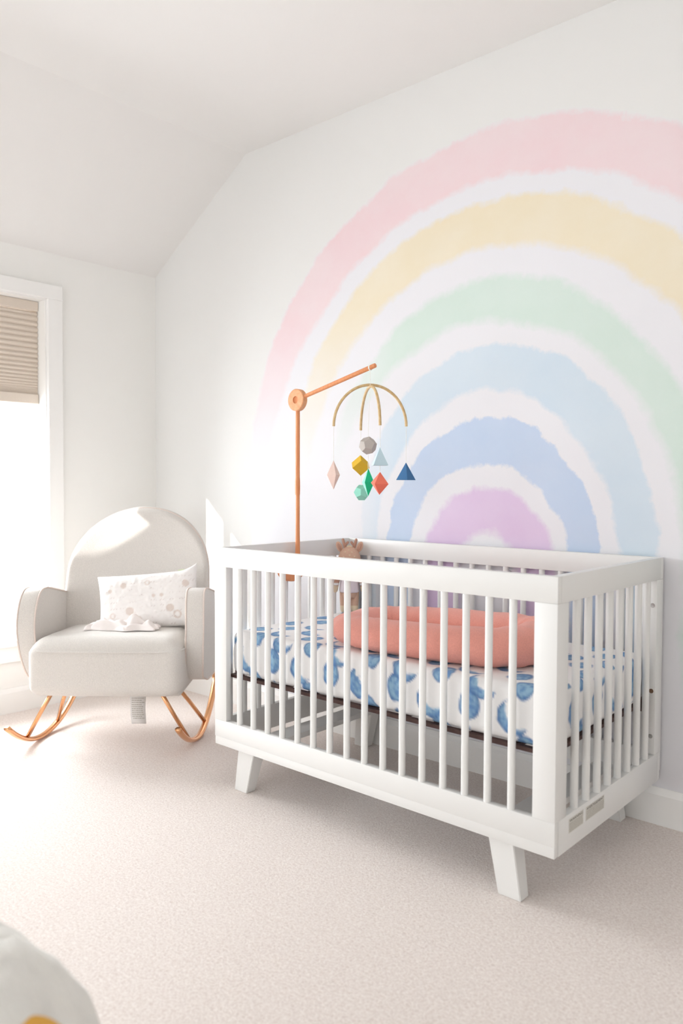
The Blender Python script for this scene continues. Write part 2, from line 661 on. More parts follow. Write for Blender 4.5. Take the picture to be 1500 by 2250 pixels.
def side_window(idx, w):
    y0, y1, z0, z1 = w
    cw = 0.078
    bm = bmesh.new()
    # casing on the room side
    box(bm, 0.0, 0.02, y1, y1 + cw, z0 - 0.03, z1, bevel=0.002)
    box(bm, 0.0, 0.02, y0 - cw, y0, z0 - 0.03, z1, bevel=0.002)
    box(bm, 0.0, 0.024, y0 - cw, y1 + cw, z1, z1 + 0.07, bevel=0.002)
    box(bm, 0.0, 0.02, y0 - cw, y1 + cw, z0 - 0.11, z0 - 0.03, bevel=0.002)
    # jamb lining
    box(bm, -0.14, 0.0, y1 - 0.006, y1, z0, z1)
    box(bm, -0.14, 0.0, y0, y0 + 0.006, z0, z1)
    box(bm, -0.14, 0.0, y0 + 0.006, y1 - 0.006, z1 - 0.006, z1)
    o = struct('window_%d' % idx, bm, M_trim)
    s = obj('window_sill', bx(-0.14, 0.045, y0 - 0.03, y1 + 0.03, z0 - 0.03, z0, bevel=0.004), M_trim, o)
    ym = (y0 + y1) / 2
    for a, b_ in (((y0 + 0.006, y1 - 0.006),) if y1 - y0 < 0.9 else ((y0 + 0.006, ym), (ym, y1 - 0.006))):
        bm = bmesh.new()
        t = 0.03
        zm = (z0 + z1) / 2 + 0.02
        box(bm, -0.135, -0.105, a, a + t, z0, z1 - 0.006)
        box(bm, -0.135, -0.105, b_ - t, b_, z0, z1 - 0.006)
        box(bm, -0.135, -0.105, a + t, b_ - t, z0, z0 + t)
        box(bm, -0.135, -0.105, a + t, b_ - t, z1 - 0.006 - t, z1 - 0.006)
        f = obj('window_sash', bm, M_trim, o)
        obj('window_pane', bx(-0.122, -0.118, a + t, b_ - t, z0 + t, z1 - 0.006 - t), M_glass, f)
    return o


side_window(1, W1)
side_window(2, W2)
bm = bmesh.new()
for a, b_, c, d in ((W3[0] - 0.08, W3[0], W3[2] - 0.08, W3[3] + 0.08), (W3[1], W3[1] + 0.08, W3[2] - 0.08, W3[3] + 0.08),
                    (W3[0], W3[1], W3[3], W3[3] + 0.08), (W3[0], W3[1], W3[2] - 0.08, W3[2])):
    box(bm, a, b_, RY, RY + 0.02, c, d)
for xm in (W3[0], (W3[0] + W3[1]) / 2 - 0.02, W3[1] - 0.04):
    box(bm, xm, xm + 0.04, RY - 0.09, RY - 0.05, W3[2], W3[3])
w3 = struct('window_3', bm, M_trim)
obj('window_pane', bx(W3[0], W3[1], RY - 0.072, RY - 0.068, W3[2], W3[3]), M_glass, w3)

# added roof slab, out of view, that keeps sun off the far and rear windows
bm = bmesh.new()
prism(bm, [(-2.3, -8.5), (5.4, -8.5), (5.4, RY - 0.13), (-0.16, RY - 0.13), (-0.16, -3.6), (-2.3, -3.6)], 2.32, 2.42, axis='z')
struct('added_sun_blocker_1', bm, M_trim)

# ================================================================== WINDOW SHADE
sh = empty('pleated_shade', (-0.07, -1.10, 1.523), 0,
           'taupe pleated fabric shade half lowered in the window left of the armchair', 'window shade')
Y0, Y1 = W1[0] + 0.008, W1[1] - 0.008
obj('head_rail', bx(-0.098, -0.062, Y0, Y1, 1.990, 2.038, bevel=0.003), M_blind, sh, world=True)
# pleats: wide at the top, bunched towards the bottom rail
zs = [1.988]
wid = [0.026] + [0.0345] * 5 + [0.033, 0.032, 0.031, 0.030, 0.029, 0.027, 0.025, 0.0225, 0.020, 0.017, 0.014, 0.012, 0.010, 0.008, 0.007, 0.006]
tot = sum(wid)
for w in wid:
    zs.append(zs[-1] - w * (1.988 - 1.575) / tot)
bm = bmesh.new()
front, back = [], []
for i in range(len(zs) - 1):
    h = zs[i] - zs[i + 1]
    front.append((-0.079, zs[i]))
    for f in (0.25, 0.5, 0.75):
        front.append((-0.079 + min(0.011, h * 0.42) * math.sin(PI * f), zs[i] - h * f))
front.append((-0.079, zs[-1]))
outline = front + [(-0.090, zs[-1]), (-0.090, zs[0])]
prism(bm, outline, Y0, Y1, axis='y')
obj('pleats', bm, M_blind, sh, world=True)
obj('bottom_rail', bx(-0.095, -0.064, Y0, Y1, 1.523, 1.574, bevel=0.004), M_blind, sh, world=True)

# ================================================================== CRIB
CX0, CX1 = 1.4609, 2.8259
CYF, CYB = -0.7695, -0.0135
ZB, ZT, RH = 0.1559, 0.889, 0.0705
LR = 0.250     # top of the lower rail
T = 0.023
PW = 0.065
crib = empty('baby_crib', ((CX0 + CX1) / 2, (CYF + CYB) / 2, 0), 0,
             'white wooden baby crib with round slats in front of the rainbow mural', 'crib')


def cp(name, bm, m=M_white, smooth=True, parent=crib, label=None):
    return obj(name, bm, m, parent, smooth=smooth, world=True, label=label, angle=35)


for y0 in (CYF, CYB - T):
    cp('top_rail', bx(CX0, CX1, y0, y0 + T, ZT - RH, ZT, bevel=0.0018))
    cp('bottom_rail', bx(CX0, CX1, y0, y0 + T, ZB + 0.030, LR, bevel=0.0018))
    yo = (0.0015, 0) if y0 == CYF else (0, 0.0015)
    cp('bottom_strip', bx(CX0 + 0.0012, CX1 - 0.0012, y0 + yo[0], y0 + T - yo[1], ZB, ZB + 0.0305, bevel=0.0015))
lab_rail = None
for x0 in (CX0, CX1 - T):
    cp('top_rail', bx(x0, x0 + T, CYF + T + 0.0002, CYB - T - 0.0002, ZT - RH, ZT, bevel=0.0008))
    q = cp('bottom_rail', bx(x0, x0 + T, CYF + T + 0.0002, CYB - T - 0.0002, ZB, LR, bevel=0.0008))
    lab_rail = q
# corner posts, L shaped in plan
for sx in (0, 1):
    for sy in (0, 1):
        xo = CX0 if sx == 0 else CX1
        yo = CYF if sy == 0 else CYB
        dx = 1 if sx == 0 else -1
        PY = PW if sy == 0 else 0.056
        dy = 1 if sy == 0 else -1
        pts = [(xo, yo), (xo + dx * PW, yo), (xo + dx * PW, yo + dy * T), (xo + dx * 0.027, yo + dy * T), (xo + dx * 0.027, yo + dy * PY), (xo, yo + dy * PY)]
        bm = bmesh.new()
        prism(bm, pts, LR, ZT - RH, axis='z', bevel=0.0012)
        cp('corner_post', bm)
# slats
SR = 0.0108


def slat(x, y):
    bm = bmesh.new()
    zz = [LR - 0.004, LR + 0.0, ZT - RH, ZT - RH + 0.004]
    tube(bm, [(x, y, z) for z in zz], SR, n=16)
    return cp('slat', bm)


for yc in (CYF + T / 2, CYB - T / 2):
    for k in range(16):
        slat(1.589 + 0.0736 * k, yc)
for xc in (CX0 + T / 2, CX1 - T / 2):
    for k in range(8):
        slat(xc, -0.634 + 0.0729 * k)
# splayed tapered legs
for sx in (0, 1):
    for sy in (0, 1):
        y0 = CYF + 0.018 if sy == 0 else CYB - 0.018 - 0.058
        yy0, yy1 = y0, y0 + 0.058
        if sx == 0:
            top, bot = (1.566, 1.652), (1.551, 1.616)
            top = (1.575, 1.662)
        else:
            top, bot = (2.614, 2.694), (2.652, 2.722)
        bm = bmesh.new()
        a = [bm.verts.new(p) for p in ((top[0], yy0, ZB + 0.02), (top[1], yy0, ZB + 0.02), (top[1], yy1, ZB + 0.02), (top[0], yy1, ZB + 0.02))]
        t0, t1 = (0.0, 0.014) if sy == 0 else (0.014, 0.0)
        b = [bm.verts.new(p) for p in ((bot[0], yy0 + t0, 0), (bot[1], yy0 + t0, 0), (bot[1], yy1 - t1, 0), (bot[0], yy1 - t1, 0))]
        bm.faces.new(a)
        bm.faces.new(b[::-1])
        for i in range(4):
            bm.faces.new((a[i], b[i], b[(i + 1) % 4], a[(i + 1) % 4]))
        bmesh.ops.recalc_face_normals(bm, faces=bm.faces)
        bmesh.ops.bevel(bm, geom=list(bm.edges), offset=0.002, segments=2, affect='EDGES')
        cp('leg', bm)
# cross beams that carry the legs, under the frame
for x0 in (1.57, 2.60):
    cp('cross_beam', bx(x0, x0 + 0.09, CYF + 0.077, CYB - 0.077, ZB + 0.0, ZB + 0.02, bevel=0.001))
# bolts and an empty hole in the back posts
for xb in (2.8125, 1.4745):
    for z, kind in ((0.736, 'bolt'), (0.457, 'hole'), (0.309, 'bolt')):
        bm = bmesh.new()
        yb = CYB - 0.056
        if kind == 'bolt':
            lathe(bm, [(0, -0.0035), (0.0025, -0.0035), (0.0028, -0.0022), (0.0062, -0.0024), (0.0072, -0.001), (0.0072, 0.001)], (xb, yb, z), 'y', 20)
            cp('bolt', bm, M_screw, label='small round metal bolt head')
        else:
            lathe(bm, [(0, -0.0004), (0.0050, -0.0004), (0.0056, -0.0012), (0.0072, -0.0012), (0.0074, 0.0005)], (xb, yb, z), 'y', 20)
            cp('bolt_hole', bm, M_hole, label='empty brown bolt hole')
# mattress support: dark frame and springs deck
bm = bmesh.new()
mx0, mx1, my0, my1 = 1.500, 2.787, -0.728, -0.055
for a in ((mx0, mx1, my0, my0 + 0.02), (mx0, mx1, my1 - 0.02, my1), (mx0, mx0 + 0.02, my0 + 0.02, my1 - 0.02), (mx1 - 0.02, mx1, my0 + 0.02, my1 - 0.02)):
    box(bm, *a, 0.4045, 0.4155)
for k in range(9):
    x = mx0 + 0.12 + k * 0.13
    box(bm, x, x + 0.03, my0 + 0.02, my1 - 0.02, 0.405, 0.414)
cp('mattress_support', bm, M_support, smooth=False, label='dark brown metal support frame')
for xb in (CX0 + T, CX1 - T):
    for y in (my0 + 0.05, my1 - 0.05):
        s = 1 if xb < 2 else -1
        a, b_ = sorted((xb, xb + s * 0.018))
        cp('support_bracket', bx(a, b_, y - 0.012, y + 0.012, 0.398, 0.44), M_support, label='dark metal bracket')


# warning labels on the right end rail
def text_bm(bm, s, size, place):
    cu = bpy.data.curves.new('t', 'FONT')
    cu.body = s
    cu.size = size
    to = bpy.data.objects.new('t', cu)
    COL.objects.link(to)
    dg = bpy.context.evaluated_depsgraph_get()
    me = bpy.data.meshes.new_from_object(to.evaluated_get(dg))
    n0 = len(bm.verts)
    xs = [v.co.x for v in me.vertices]
    wdt = max(xs) - min(xs)
    base = len(bm.verts)
    bm.from_mesh(me)
    bm.verts.ensure_lookup_table()
    for v in bm.verts[n0:]:
        v.co = place(v.co.x, v.co.y, wdt)
    bpy.data.objects.remove(to)
    bpy.data.curves.remove(cu)
    bpy.data.meshes.remove(me)


for (ya, yb, word) in ((-0.689, -0.600, 'WARNING'), (-0.584, -0.462, 'AVERTISSEMENT')):
    xf = CX1
    lb = cp('warning_label', bx(xf - 0.001, xf + 0.0006, ya, yb, 0.198, 0.237), M_label, smooth=False, label='small printed grey warning label')
    bm = bmesh.new()
    L_ = (yb - ya) - 0.008
    text_bm(bm, word, 0.011, lambda x, y, w: V((xf + 0.0009, ya + 0.004 + x / w * L_, 0.2275 + y * 0.9)))
    obj('heading', bm, M_ink, lb, world=True, recalc=False)
    bm = bmesh.new()
    random.seed(len(word))
    for r in range(7):
        z = 0.2235 - r * 0.0036
        y = ya + 0.004
        while y < yb - 0.006:
            w = random.uniform(0.003, 0.009)
            w = min(w, yb - 0.003 - y)
            box(bm, xf + 0.0006, xf + 0.0009, y, y + w, z - 0.0008, z + 0.0008)
            y += w + 0.0016
    obj('small_print', bm, M_ink2, lb, world=True)

# ================================================================== MATTRESS with moon sheet
random.seed(11)
MZ0, MZ1 = 0.416, 0.578
P, F, NR = rbox_grid(1.502, 2.785, -0.724, -0.060, MZ0, MZ1, 0.028, 0.0055)
wn = np.array([vnoise(p, 9.0, 1.0) + 0.5 * vnoise(p, 24.0, 5.0) for p in P])
P = P + NR * (wn * 0.0022)[:, None]
# soft drape: vertical undulation on the side faces
white = np.array(lin((244, 242, 241)))
Cc = np.tile(white, (len(P), 1))
tcoord = np.where(NR[:, 1] < -0.5, P[:, 2] - MZ0, np.where(NR[:, 2] > 0.5, 0.16 + (P[:, 1] + 0.724), np.where(NR[:, 1] > 0.5, 0.16 + 0.66 + (MZ1 - P[:, 2]), P[:, 2] - MZ0)))
s_coord = np.where(np.abs(NR[:, 0]) > 0.6, 2.785 + (P[:, 1] + 0.724), P[:, 0])
s_coord = np.where(NR[:, 0] < -0.6, 1.502 - (P[:, 1] + 0.724) - 0.3, s_coord)
en1 = np.array([vnoise((s_coord[i], tcoord[i], 0), 45.0, 3.0) for i in range(len(P))])
en2 = np.array([vnoise((s_coord[i], tcoord[i], 0), 110.0, 8.0) for i in range(len(P))])
dark, mid, lite = [np.array(lin(c)) for c in ((74, 112, 164), (112, 150, 196), (166, 202, 220))]


def stamp(s0, t0, a, b, kind, ang):
    ca, sa = math.cos(ang), math.sin(ang)
    ds, dt = s_coord - s0, tcoord - t0
    u = (ds * ca + dt * sa) / a
    v = (-ds * sa + dt * ca) / b
    r = np.sqrt(u * u + v * v) + en1 * 0.10
    m = np.clip((1 - r) * a / 0.004 + 0.5, 0, 1)
    if kind == 'crescent':
        r_ = np.sqrt((u - 0.62) ** 2 + (v / 1.05) ** 2) + en2 * 0.12
        m = m * np.clip((r_ - 0.98) * a / 0.007 + 0.5, 0, 1)
    elif kind == 'half':
        m = m * np.clip((-u + 0.1 + en2 * 0.25) * a / 0.006 + 0.5, 0, 1)
    tone = np.clip(0.5 + en2 * 1.1 + en1 * 0.9, 0, 1)[:, None]
    rim = np.clip((r - 0.72) / 0.28, 0, 1)[:, None]
    c = mid * (1 - tone) + lite * tone
    c = c * (1 - rim) + dark * rim
    c = c * 0.75 + mid * 0.25
    m = m[:, None]
    Cc[:] = Cc * (1 - m) + c * m


row = 0
t = -0.005
rows = [(-0.010, 0.20), (0.078, 0.0), (0.166, 0.20)] + [(0.166 + 0.086 * k, 0.0 if k % 2 else 0.20) for k in range(1, 10)]
for ri, (t0, off) in enumerate(rows):
    k = 0
    s0 = 0.62 + off
    while s0 < 3.55:
        j = (k + ri) % 2
        if ri == 1:
            j = k % 2
            s0_ = s0 - 0.62 + 0.649   # full moons on the long side at x = 2.0, 2.28, 2.55
        else:
            s0_ = s0
        js, jt = random.uniform(-0.006, 0.006), random.uniform(-0.005, 0.005)
        if j == 0:
            stamp(s0_ + js, t0 + jt, 0.034, 0.044, 'full', random.uniform(-0.3, 0.3))
        else:
            stamp(s0_ + js, t0 + jt - 0.008, 0.050, 0.050, 'crescent' if random.random() < 0.8 else 'half', random.uniform(0.6, 1.2))
        k += 1
        s0 += 0.135
mc = V(((CX0 + CX1) / 2, -0.392, MZ0))
mt = mesh_from('crib_mattress', P - np.array(mc), F, M_sheet, None, Cc, mc)
tag(mt, 'crib mattress in a white fitted sheet printed with blue watercolour moons', 'mattress')

# ================================================================== CORAL LOUNGER
bm = bmesh.new()
lc = V((2.258, -0.455, MZ1 + 0.003))
LR_ = Matrix.Rotation(math.radians(6), 3, 'Z')
NU, NV = 150, 28
A_, B_ = 0.322, 0.165
verts = []
for i in range(NU):
    a = 2 * PI * i / NU
    ca, sa = math.cos(a), math.sin(a)
    ex_ = 2 / 3.2
    px = A_ * math.copysign(abs(ca) ** ex_, ca)
    py = B_ * math.copysign(abs(sa) ** ex_, sa)
    if px < 0:
        py *= 1 - 0.10 * (px / A_) ** 2
    # outward normal of the path
    nx, ny = px / A_ ** 2, py / B_ ** 2
    q = math.hypot(abs(px / A_) ** 2.2 / A_, abs(py / B_) ** 2.2 / B_)
    nx = math.copysign(abs(px / A_) ** 2.2 / A_, px) / q
    ny = math.copysign(abs(py / B_) ** 2.2 / B_, py) / q
    ring = []
    for j in range(NV):
        b = 2 * PI * j / NV
        rr = 0.078
        # gathers around the roll and soft dents
        rr *= 1 + 0.030 * math.sin(a * 17 + 1.2 * math.sin(b) + 2.0 * math.sin(a * 3)) * (0.5 + 0.9 * abs(math.cos(a)))
        wob = mnoise.noise(V((px * 8, py * 8, b * 1.3)))
        rr *= 1 + 0.045 * wob
        cb, sb = math.cos(b), math.sin(b)
        z = (0.050 + rr * 0.70 * sb) * (1 + 0.10 * px / A_)
        if z < 0:
            z = 0
        ring.append(bm.verts.new(lc + LR_ @ V((px + nx * rr * cb, py + ny * rr * cb, z))))
    verts.append(ring)
for i in range(NU):
    for j in range(NV):
        bm.faces.new((verts[i][j], verts[(i + 1) % NU][j], verts[(i + 1) % NU][(j + 1) % NV], verts[i][(j + 1) % NV]))
lounger = empty('baby_lounger', lc, 0, 'coral pink padded baby lounger lying on the moon print mattress', 'baby lounger')
obj('bolster', bm, M_coral, lounger, smooth=True, world=True, angle=180)
bm = bmesh.new()
out = [(A_ * 0.98 * math.copysign(abs(math.cos(t_)) ** 0.6, math.cos(t_)), B_ * 0.98 * math.copysign(abs(math.sin(t_)) ** 0.6, math.sin(t_))) for t_ in [2 * PI * k / 48 for k in range(48)]]
pad = slab(out, 0.03, lambda u, v, w: lc + LR_ @ V((u, v, 0.022 + w + 0.003 * mnoise.noise(V((u * 20, v * 20, 0))))), rnd=0.008, puff=0.012, puff_back=0)
obj('inner_pad', pad, M_coral, lounger, smooth=True, world=True, angle=180)

# ================================================================== PLUSH DEER
deer = empty('plush_deer', (1.558, -0.120, MZ1), math.radians(38), 'tan plush deer with antlers in a lilac dress standing in the far crib corner', 'plush toy')
DZ = 0.0


def dp(name, bm, m, parent=deer, label=None):
    return obj(name, bm, m, parent, smooth=True, angle=180, label=label)


def limb(pts, rs, n=14):
    bm = bmesh.new()
    P_ = [V(p) for p in pts]
    d0 = (P_[0] - P_[1]).normalized()
    d1 = (P_[-1] - P_[-2]).normalized()
    pts2 = [P_[0] + d0 * rs[0] * 0.95, P_[0] + d0 * rs[0] * 0.6] + P_ + [P_[-1] + d1 * rs[-1] * 0.6, P_[-1] + d1 * rs[-1] * 0.95]
    rr = [rs[0] * 0.3, rs[0] * 0.8] + list(rs) + [rs[-1] * 0.8, rs[-1] * 0.3]
    tube(bm, pts2, rr, n=n)
    return bm


# local frame: x to the deer's left in the picture (image right), -y towards the camera
bm = bmesh.new()
lathe(bm, [(0, 0.06), (0.028, 0.062), (0.036, 0.08), (0.036, 0.12), (0.030, 0.16), (0.022, 0.185), (0, 0.19)], (0, 0, 0), 'z', 20)
body = dp('body', bm, M_deer)
bm = bmesh.new()
lathe(bm, [(0.036, 0.098), (0.041, 0.090), (0.043, 0.092), (0.043, 0.10), (0.041, 0.12), (0.034, 0.16), (0.026, 0.186), (0.022, 0.186), (0.022, 0.18)], (0, 0, 0), 'z', 24)
for v in bm.verts:
    a = math.atan2(v.co.y, v.co.x)
    if v.co.z < 0.13:
        v.co.x *= 1 + 0.05 * math.sin(a * 7)
        v.co.y *= 1 + 0.05 * math.sin(a * 7)
dp('dress', bm, M_dress, label='pale lilac dress')
for sx in (-1, 1):
    leg = dp('leg', limb([(sx * 0.024, 0, 0.10), (sx * 0.023, 0, 0.06), (sx * 0.022, -0.002, 0.030)], [0.0175, 0.0175, 0.0165]), M_deer)
    dp('hoof', limb([(sx * 0.022, -0.002, 0.030), (sx * 0.022, -0.004, 0.0155)], [0.0170, 0.0160]), M_deer_l, leg, label='cream foot')
    arm = dp('arm', limb([(sx * 0.028, 0, 0.178), (sx * 0.050, -0.004, 0.145), (sx * 0.058, -0.006, 0.115)], [0.0115, 0.0125, 0.012]), M_deer_p)
    dp('hand', limb([(sx * 0.058, -0.006, 0.115), (sx * 0.060, -0.007, 0.098)], [0.0124, 0.0115]), M_deer_l, arm, label='cream hand')
    bm = bmesh.new()
    lathe(bm, [(0.0125, -0.005), (0.0142, -0.004), (0.0142, 0.004), (0.0125, 0.005)], (sx * 0.057, -0.006, 0.124), 'z', 18)
    dp('wristband', bm, M_tag, arm, label='white wristband')
bm = bmesh.new()
ellipsoid(bm, (0, -0.004, 0.227), (0.048, 0.042, 0.056))
head = dp('head', bm, M_deer)
bm = bmesh.new()
for u, v in ((-0.45, 0.62), (0.30, 0.60), (0.05, 0.38), (-0.50, 0.22), (0.52, 0.28), (0.10, 0.02), (-0.05, 0.78)):
    a = u * 1.0
    e = v * 1.1
    d = V((math.sin(a) * math.cos(e), -math.cos(a) * math.cos(e), math.sin(e)))
    c = V((0, -0.004, 0.227)) + V((d.x * 0.048, d.y * 0.042, d.z * 0.056))
    q = d.to_track_quat('Z', 'Y').to_matrix()
    ellipsoid(bm, c, (0.0036, 0.0036, 0.0012), q, 12, 6)
dp('spots', bm, M_deer_l, head, label='cream spots on the forehead')
bm = bmesh.new()
ellipsoid(bm, (0, -0.040, 0.207), (0.020, 0.014, 0.014))
dp('muzzle', bm, M_deer_l, head, label='cream muzzle')
bm = bmesh.new()
ellipsoid(bm, (0, -0.054, 0.212), (0.006, 0.004, 0.004))
dp('nose', bm, M_black, head, label='black nose')
for sx in (-1, 1):
    bm = bmesh.new()
    a = sx * 0.85
    ellipsoid(bm, (math.sin(a) * 0.041, -0.004 - math.cos(a) * 0.038, 0.224), (0.0032, 0.0032, 0.0055), None, 12, 8)
    dp('eye', bm, M_black, head, label='black stitched eye')
    # ear: folded leaf
    q = Matrix.Rotation(math.radians(sx * 22), 3, 'Y')
    bm = bmesh.new()
    ellipsoid(bm, V((sx * 0.037, 0, 0.266)) + q @ V((0, 0, 0.016)), (0.013, 0.007, 0.024), q)
    ear = dp('ear', bm, M_deer, head)
    bm = bmesh.new()
    ellipsoid(bm, V((sx * 0.037, -0.005, 0.266)) + q @ V((0, 0, 0.016)), (0.007, 0.004, 0.017), q)
    dp('inner_ear', bm, M_deer_p, ear, label='darker inner ear')
    # antler: one stem with two tines
    bm = limb([(sx * 0.016, 0.004, 0.268), (sx * 0.023, 0.004, 0.290), (sx * 0.028, 0.003, 0.311)], [0.0065, 0.0062, 0.0060], 12)
    b2 = limb([(sx * 0.021, 0.004, 0.284), (sx * 0.008, 0.002, 0.300)], [0.0058, 0.0055], 12)
    me_ = bpy.data.meshes.new('t')
    b2.to_mesh(me_)
    bm.from_mesh(me_)
    b2.free()
    bpy.data.meshes.remove(me_)
    dp('antler', bm, M_deer_p, head, label='brown antler')
bm = bmesh.new()
ellipsoid(bm, (0, -0.002, 0.272), (0.016, 0.013, 0.016))
dp('hair_tuft', bm, M_deer_l, head, label='cream tuft between the antlers')

# ================================================================== MOBILE HOLDER
PXH, PYH = 1.5000, -0.3835
holder = empty('mobile_holder', (PXH, PYH, 0.80), 0, 'orange beech arm clamped to the left end of the crib, holding the mobile', 'mobile holder')


def hp(name, bm, m=M_beech, label=None, parent=holder):
    return obj(name, bm, m, parent, smooth=True, world=True, label=label, angle=40)


bm = bmesh.new()
lathe(bm, [(0, -0.010), (0.058, -0.010), (0.065, -0.004), (0.065, 0.010), (0.060, 0.016), (0, 0.016)], (PXH - 0.0055, PYH, 0.790), 'x', 40)
for v in bm.verts:
    v.co.y = PYH - 0.022 + (v.co.y - PYH) * 1.15
    v.co.z = 0.785 + (v.co.z - 0.790) * 0.80
hp('clamp_disc', bm, M_beech)
bm = bmesh.new()
lathe(bm, [(0, -0.03), (0.018, -0.03), (0.026, -0.024), (0.026, -0.012), (0, -0.012)], (CX0 + 0.0115, PYH, 0.804), 'x', 24)
hp('clamp_knob', bm, M_beech)
bm = bmesh.new()
tube(bm, [(PXH + 0.010, PYH, z) for z in (0.80, 0.86, 0.95, 1.085)], [0.0115, 0.0095, 0.0085, 0.0080], n=18)
hp('lower_pole', bm)
bm = bmesh.new()
tube(bm, [(PXH + 0.009, PYH, z) for z in (1.080, 1.084, 1.110, 1.135, 1.150, 1.42)], [0.0090, 0.0098, 0.0104, 0.0100, 0.0090, 0.0086], n=18)
hp('upper_pole', bm)
RC = V((1.508, PYH, 1.460))
bm = bmesh.new()
ro, ri, th = 0.044, 0.0145, 0.013
prof = [(ri, -th), (ro - 0.003, -th), (ro, -th + 0.003), (ro, th - 0.003), (ro - 0.003, th), (ri, th)]
rings = []
n = 48
for r, h in prof:
    rings.append([bm.verts.new(RC + V((r * math.cos(2 * PI * k / n), h, r * math.sin(2 * PI * k / n)))) for k in range(n)])
for i in range(len(rings)):
    A, B = rings[i], rings[(i + 1) % len(rings)]
    for k in range(n):
        bm.faces.new((A[k], A[(k + 1) % n], B[(k + 1) % n], B[k]))
hp('pivot_ring', bm, M_beech_l, label='round paler wooden joint with a centre hole')
bm = bmesh.new()
lathe(bm, [(0, -0.007), (0.0146, -0.007), (0.0146, 0.011), (0, 0.011)], RC, 'y', 24)
hp('pivot_bolt', bm, M_beech)
E0, E1 = V((1.548, PYH, 1.472)), V((1.908, PYH, 1.5595))
bm = bmesh.new()
dv = (E1 - E0).normalized()
tube(bm, [E0, E0 + (E1 - E0) * 0.5, E1 - dv * 0.002, E1], [0.0078, 0.0084, 0.0086, 0.0076], n=18)
hp('arm', bm)

# ================================================================== MOBILE
HUB = V((1.884, PYH, 1.486))
mob = empty('baby_mobile', HUB, 0, 'bamboo hoop mobile with hanging coloured geometric shapes above the crib', 'baby mobile')


def mp_(name, bm, m, label=None, smooth=True, parent=mob):
    return obj(name, bm, m, parent, smooth=smooth, world=True, label=label, angle=40)


camr = V((0.748, 0.663, 0))
toc = V((0.663, -0.748, 0))
ends = []
for d, hs, z0, zs_ in ((camr, 0.134, 0.004, 0.152), ((toc * 0.128 + camr * 0.030).normalized(), 0.135, -0.002, 0.152)):
    pts = []
    for k in range(33):
        a = PI * k / 32
        pts.append(HUB + d * (math.cos(a) * hs) + V((0, 0, z0 + zs_ * (math.sin(a) - 1))))
    bm = bmesh.new()
    tube(bm, pts, 0.0052, n=12)
    mp_('hoop', bm, M_bamboo, label='curved pale bamboo hoop')
    ends += [pts[0], pts[-1]]
RE, LE, NE, FE = ends        # right, left, near, far ends


def string(a, b, r=0.0009):
    bm = bmesh.new()
    tube(bm, [a, (V(a) + V(b)) / 2, b], r, n=6)
    return mp_('string', bm, M_string, label='thin white string')


string(HUB + V((0, 0, -0.004)), HUB + V((0, 0, 0.068)), 0.0009)
bm = bmesh.new()
for k in range(3):
    c = HUB + V((0, 0, 0.0655))
    q = []
    for j in range(16):
        a = 2 * PI * j / 16
        q.append(V((HUB.x - 0.002 + k * 0.002, PYH + math.cos(a) * 0.0095, 1.5535 + math.sin(a) * 0.0095)))
    tube(bm, q, 0.001, n=6, closed=True)
mp_('string_loop', bm, M_string, label='white string looped over the arm')
bm = bmesh.new()
for ax in (camr, toc):
    q = [HUB + V((0, 0, 0.002)) + (ax * math.cos(2 * PI * j / 16) + V((0, 0, 1)) * math.sin(2 * PI * j / 16)) * 0.0072 for j in range(16)]
    tube(bm, q, 0.0012, n=6, closed=True)
mp_('knot', bm, M_string, label='white string wound round the crossing hoops')


def poly(pts, c, rot=(0, 0, 0), scale=1.0):
    from mathutils import Euler
    R = Euler(rot).to_matrix()
    bm = bmesh.new()
    for p in pts:
        bm.verts.new(V(c) + R @ (V(p) * scale))
    bmesh.ops.convex_hull(bm, input=bm.verts)
    bmesh.ops.dissolve_limit(bm, angle_limit=0.02, verts=bm.verts, edges=bm.edges)
    bmesh.ops.recalc_face_normals(bm, faces=bm.faces)
    bmesh.ops.bevel(bm, geom=list(bm.edges), offset=0.0006, segments=1, affect='EDGES')
    return bm


PHI = (1 + 5 ** .5) / 2
DOD = [(a, b, c) for a in (-1, 1) for b in (-1, 1) for c in (-1, 1)] + \
      [(0, a / PHI, b * PHI) for a in (-1, 1) for b in (-1, 1)] + [(a / PHI, b * PHI, 0) for a in (-1, 1) for b in (-1, 1)] + \
      [(a * PHI, 0, b / PHI) for a in (-1, 1) for b in (-1, 1)]


def felt(name, rgb):
    return mat(name, rgb, 0.95, bump=(900, 0.3, 0.001), vary=(500, 0.05))


M_fpink, M_fnavy, M_flblue = felt('blush_felt', (240, 214, 204)), felt('navy_felt', (72, 118, 164)), felt('ice_blue_felt', (192, 214, 224))
M_fcoral, M_fyel, M_fmint = felt('coral_felt', (242, 126, 104)), felt('mustard_felt', (222, 180, 58)), felt('mint_felt', (154, 220, 200))
M_fgreen, M_fgrey = felt('green_felt', (40, 192, 138)), felt('grey_felt', (188, 180, 174))


def bip(r, h, n, ph=0.0):
    return [(0, 0, h), (0, 0, -h)] + [(r * math.cos(ph + 2 * PI * k / n), r * math.sin(ph + 2 * PI * k / n), 0) for k in range(n)]


yawc = math.radians(41.6)
# left end: tall blush bipyramid
c = LE + V((0, 0, -0.180))
string(LE + V((0, 0, 0.002)), c + V((0, 0, 0.053)))
mp_('hanging_bipyramid', poly(bip(0.026, 0.055, 4, 0), c, (0, 0, yawc + 0.35)), M_fpink, 'tall blush pink bipyramid', smooth=False)
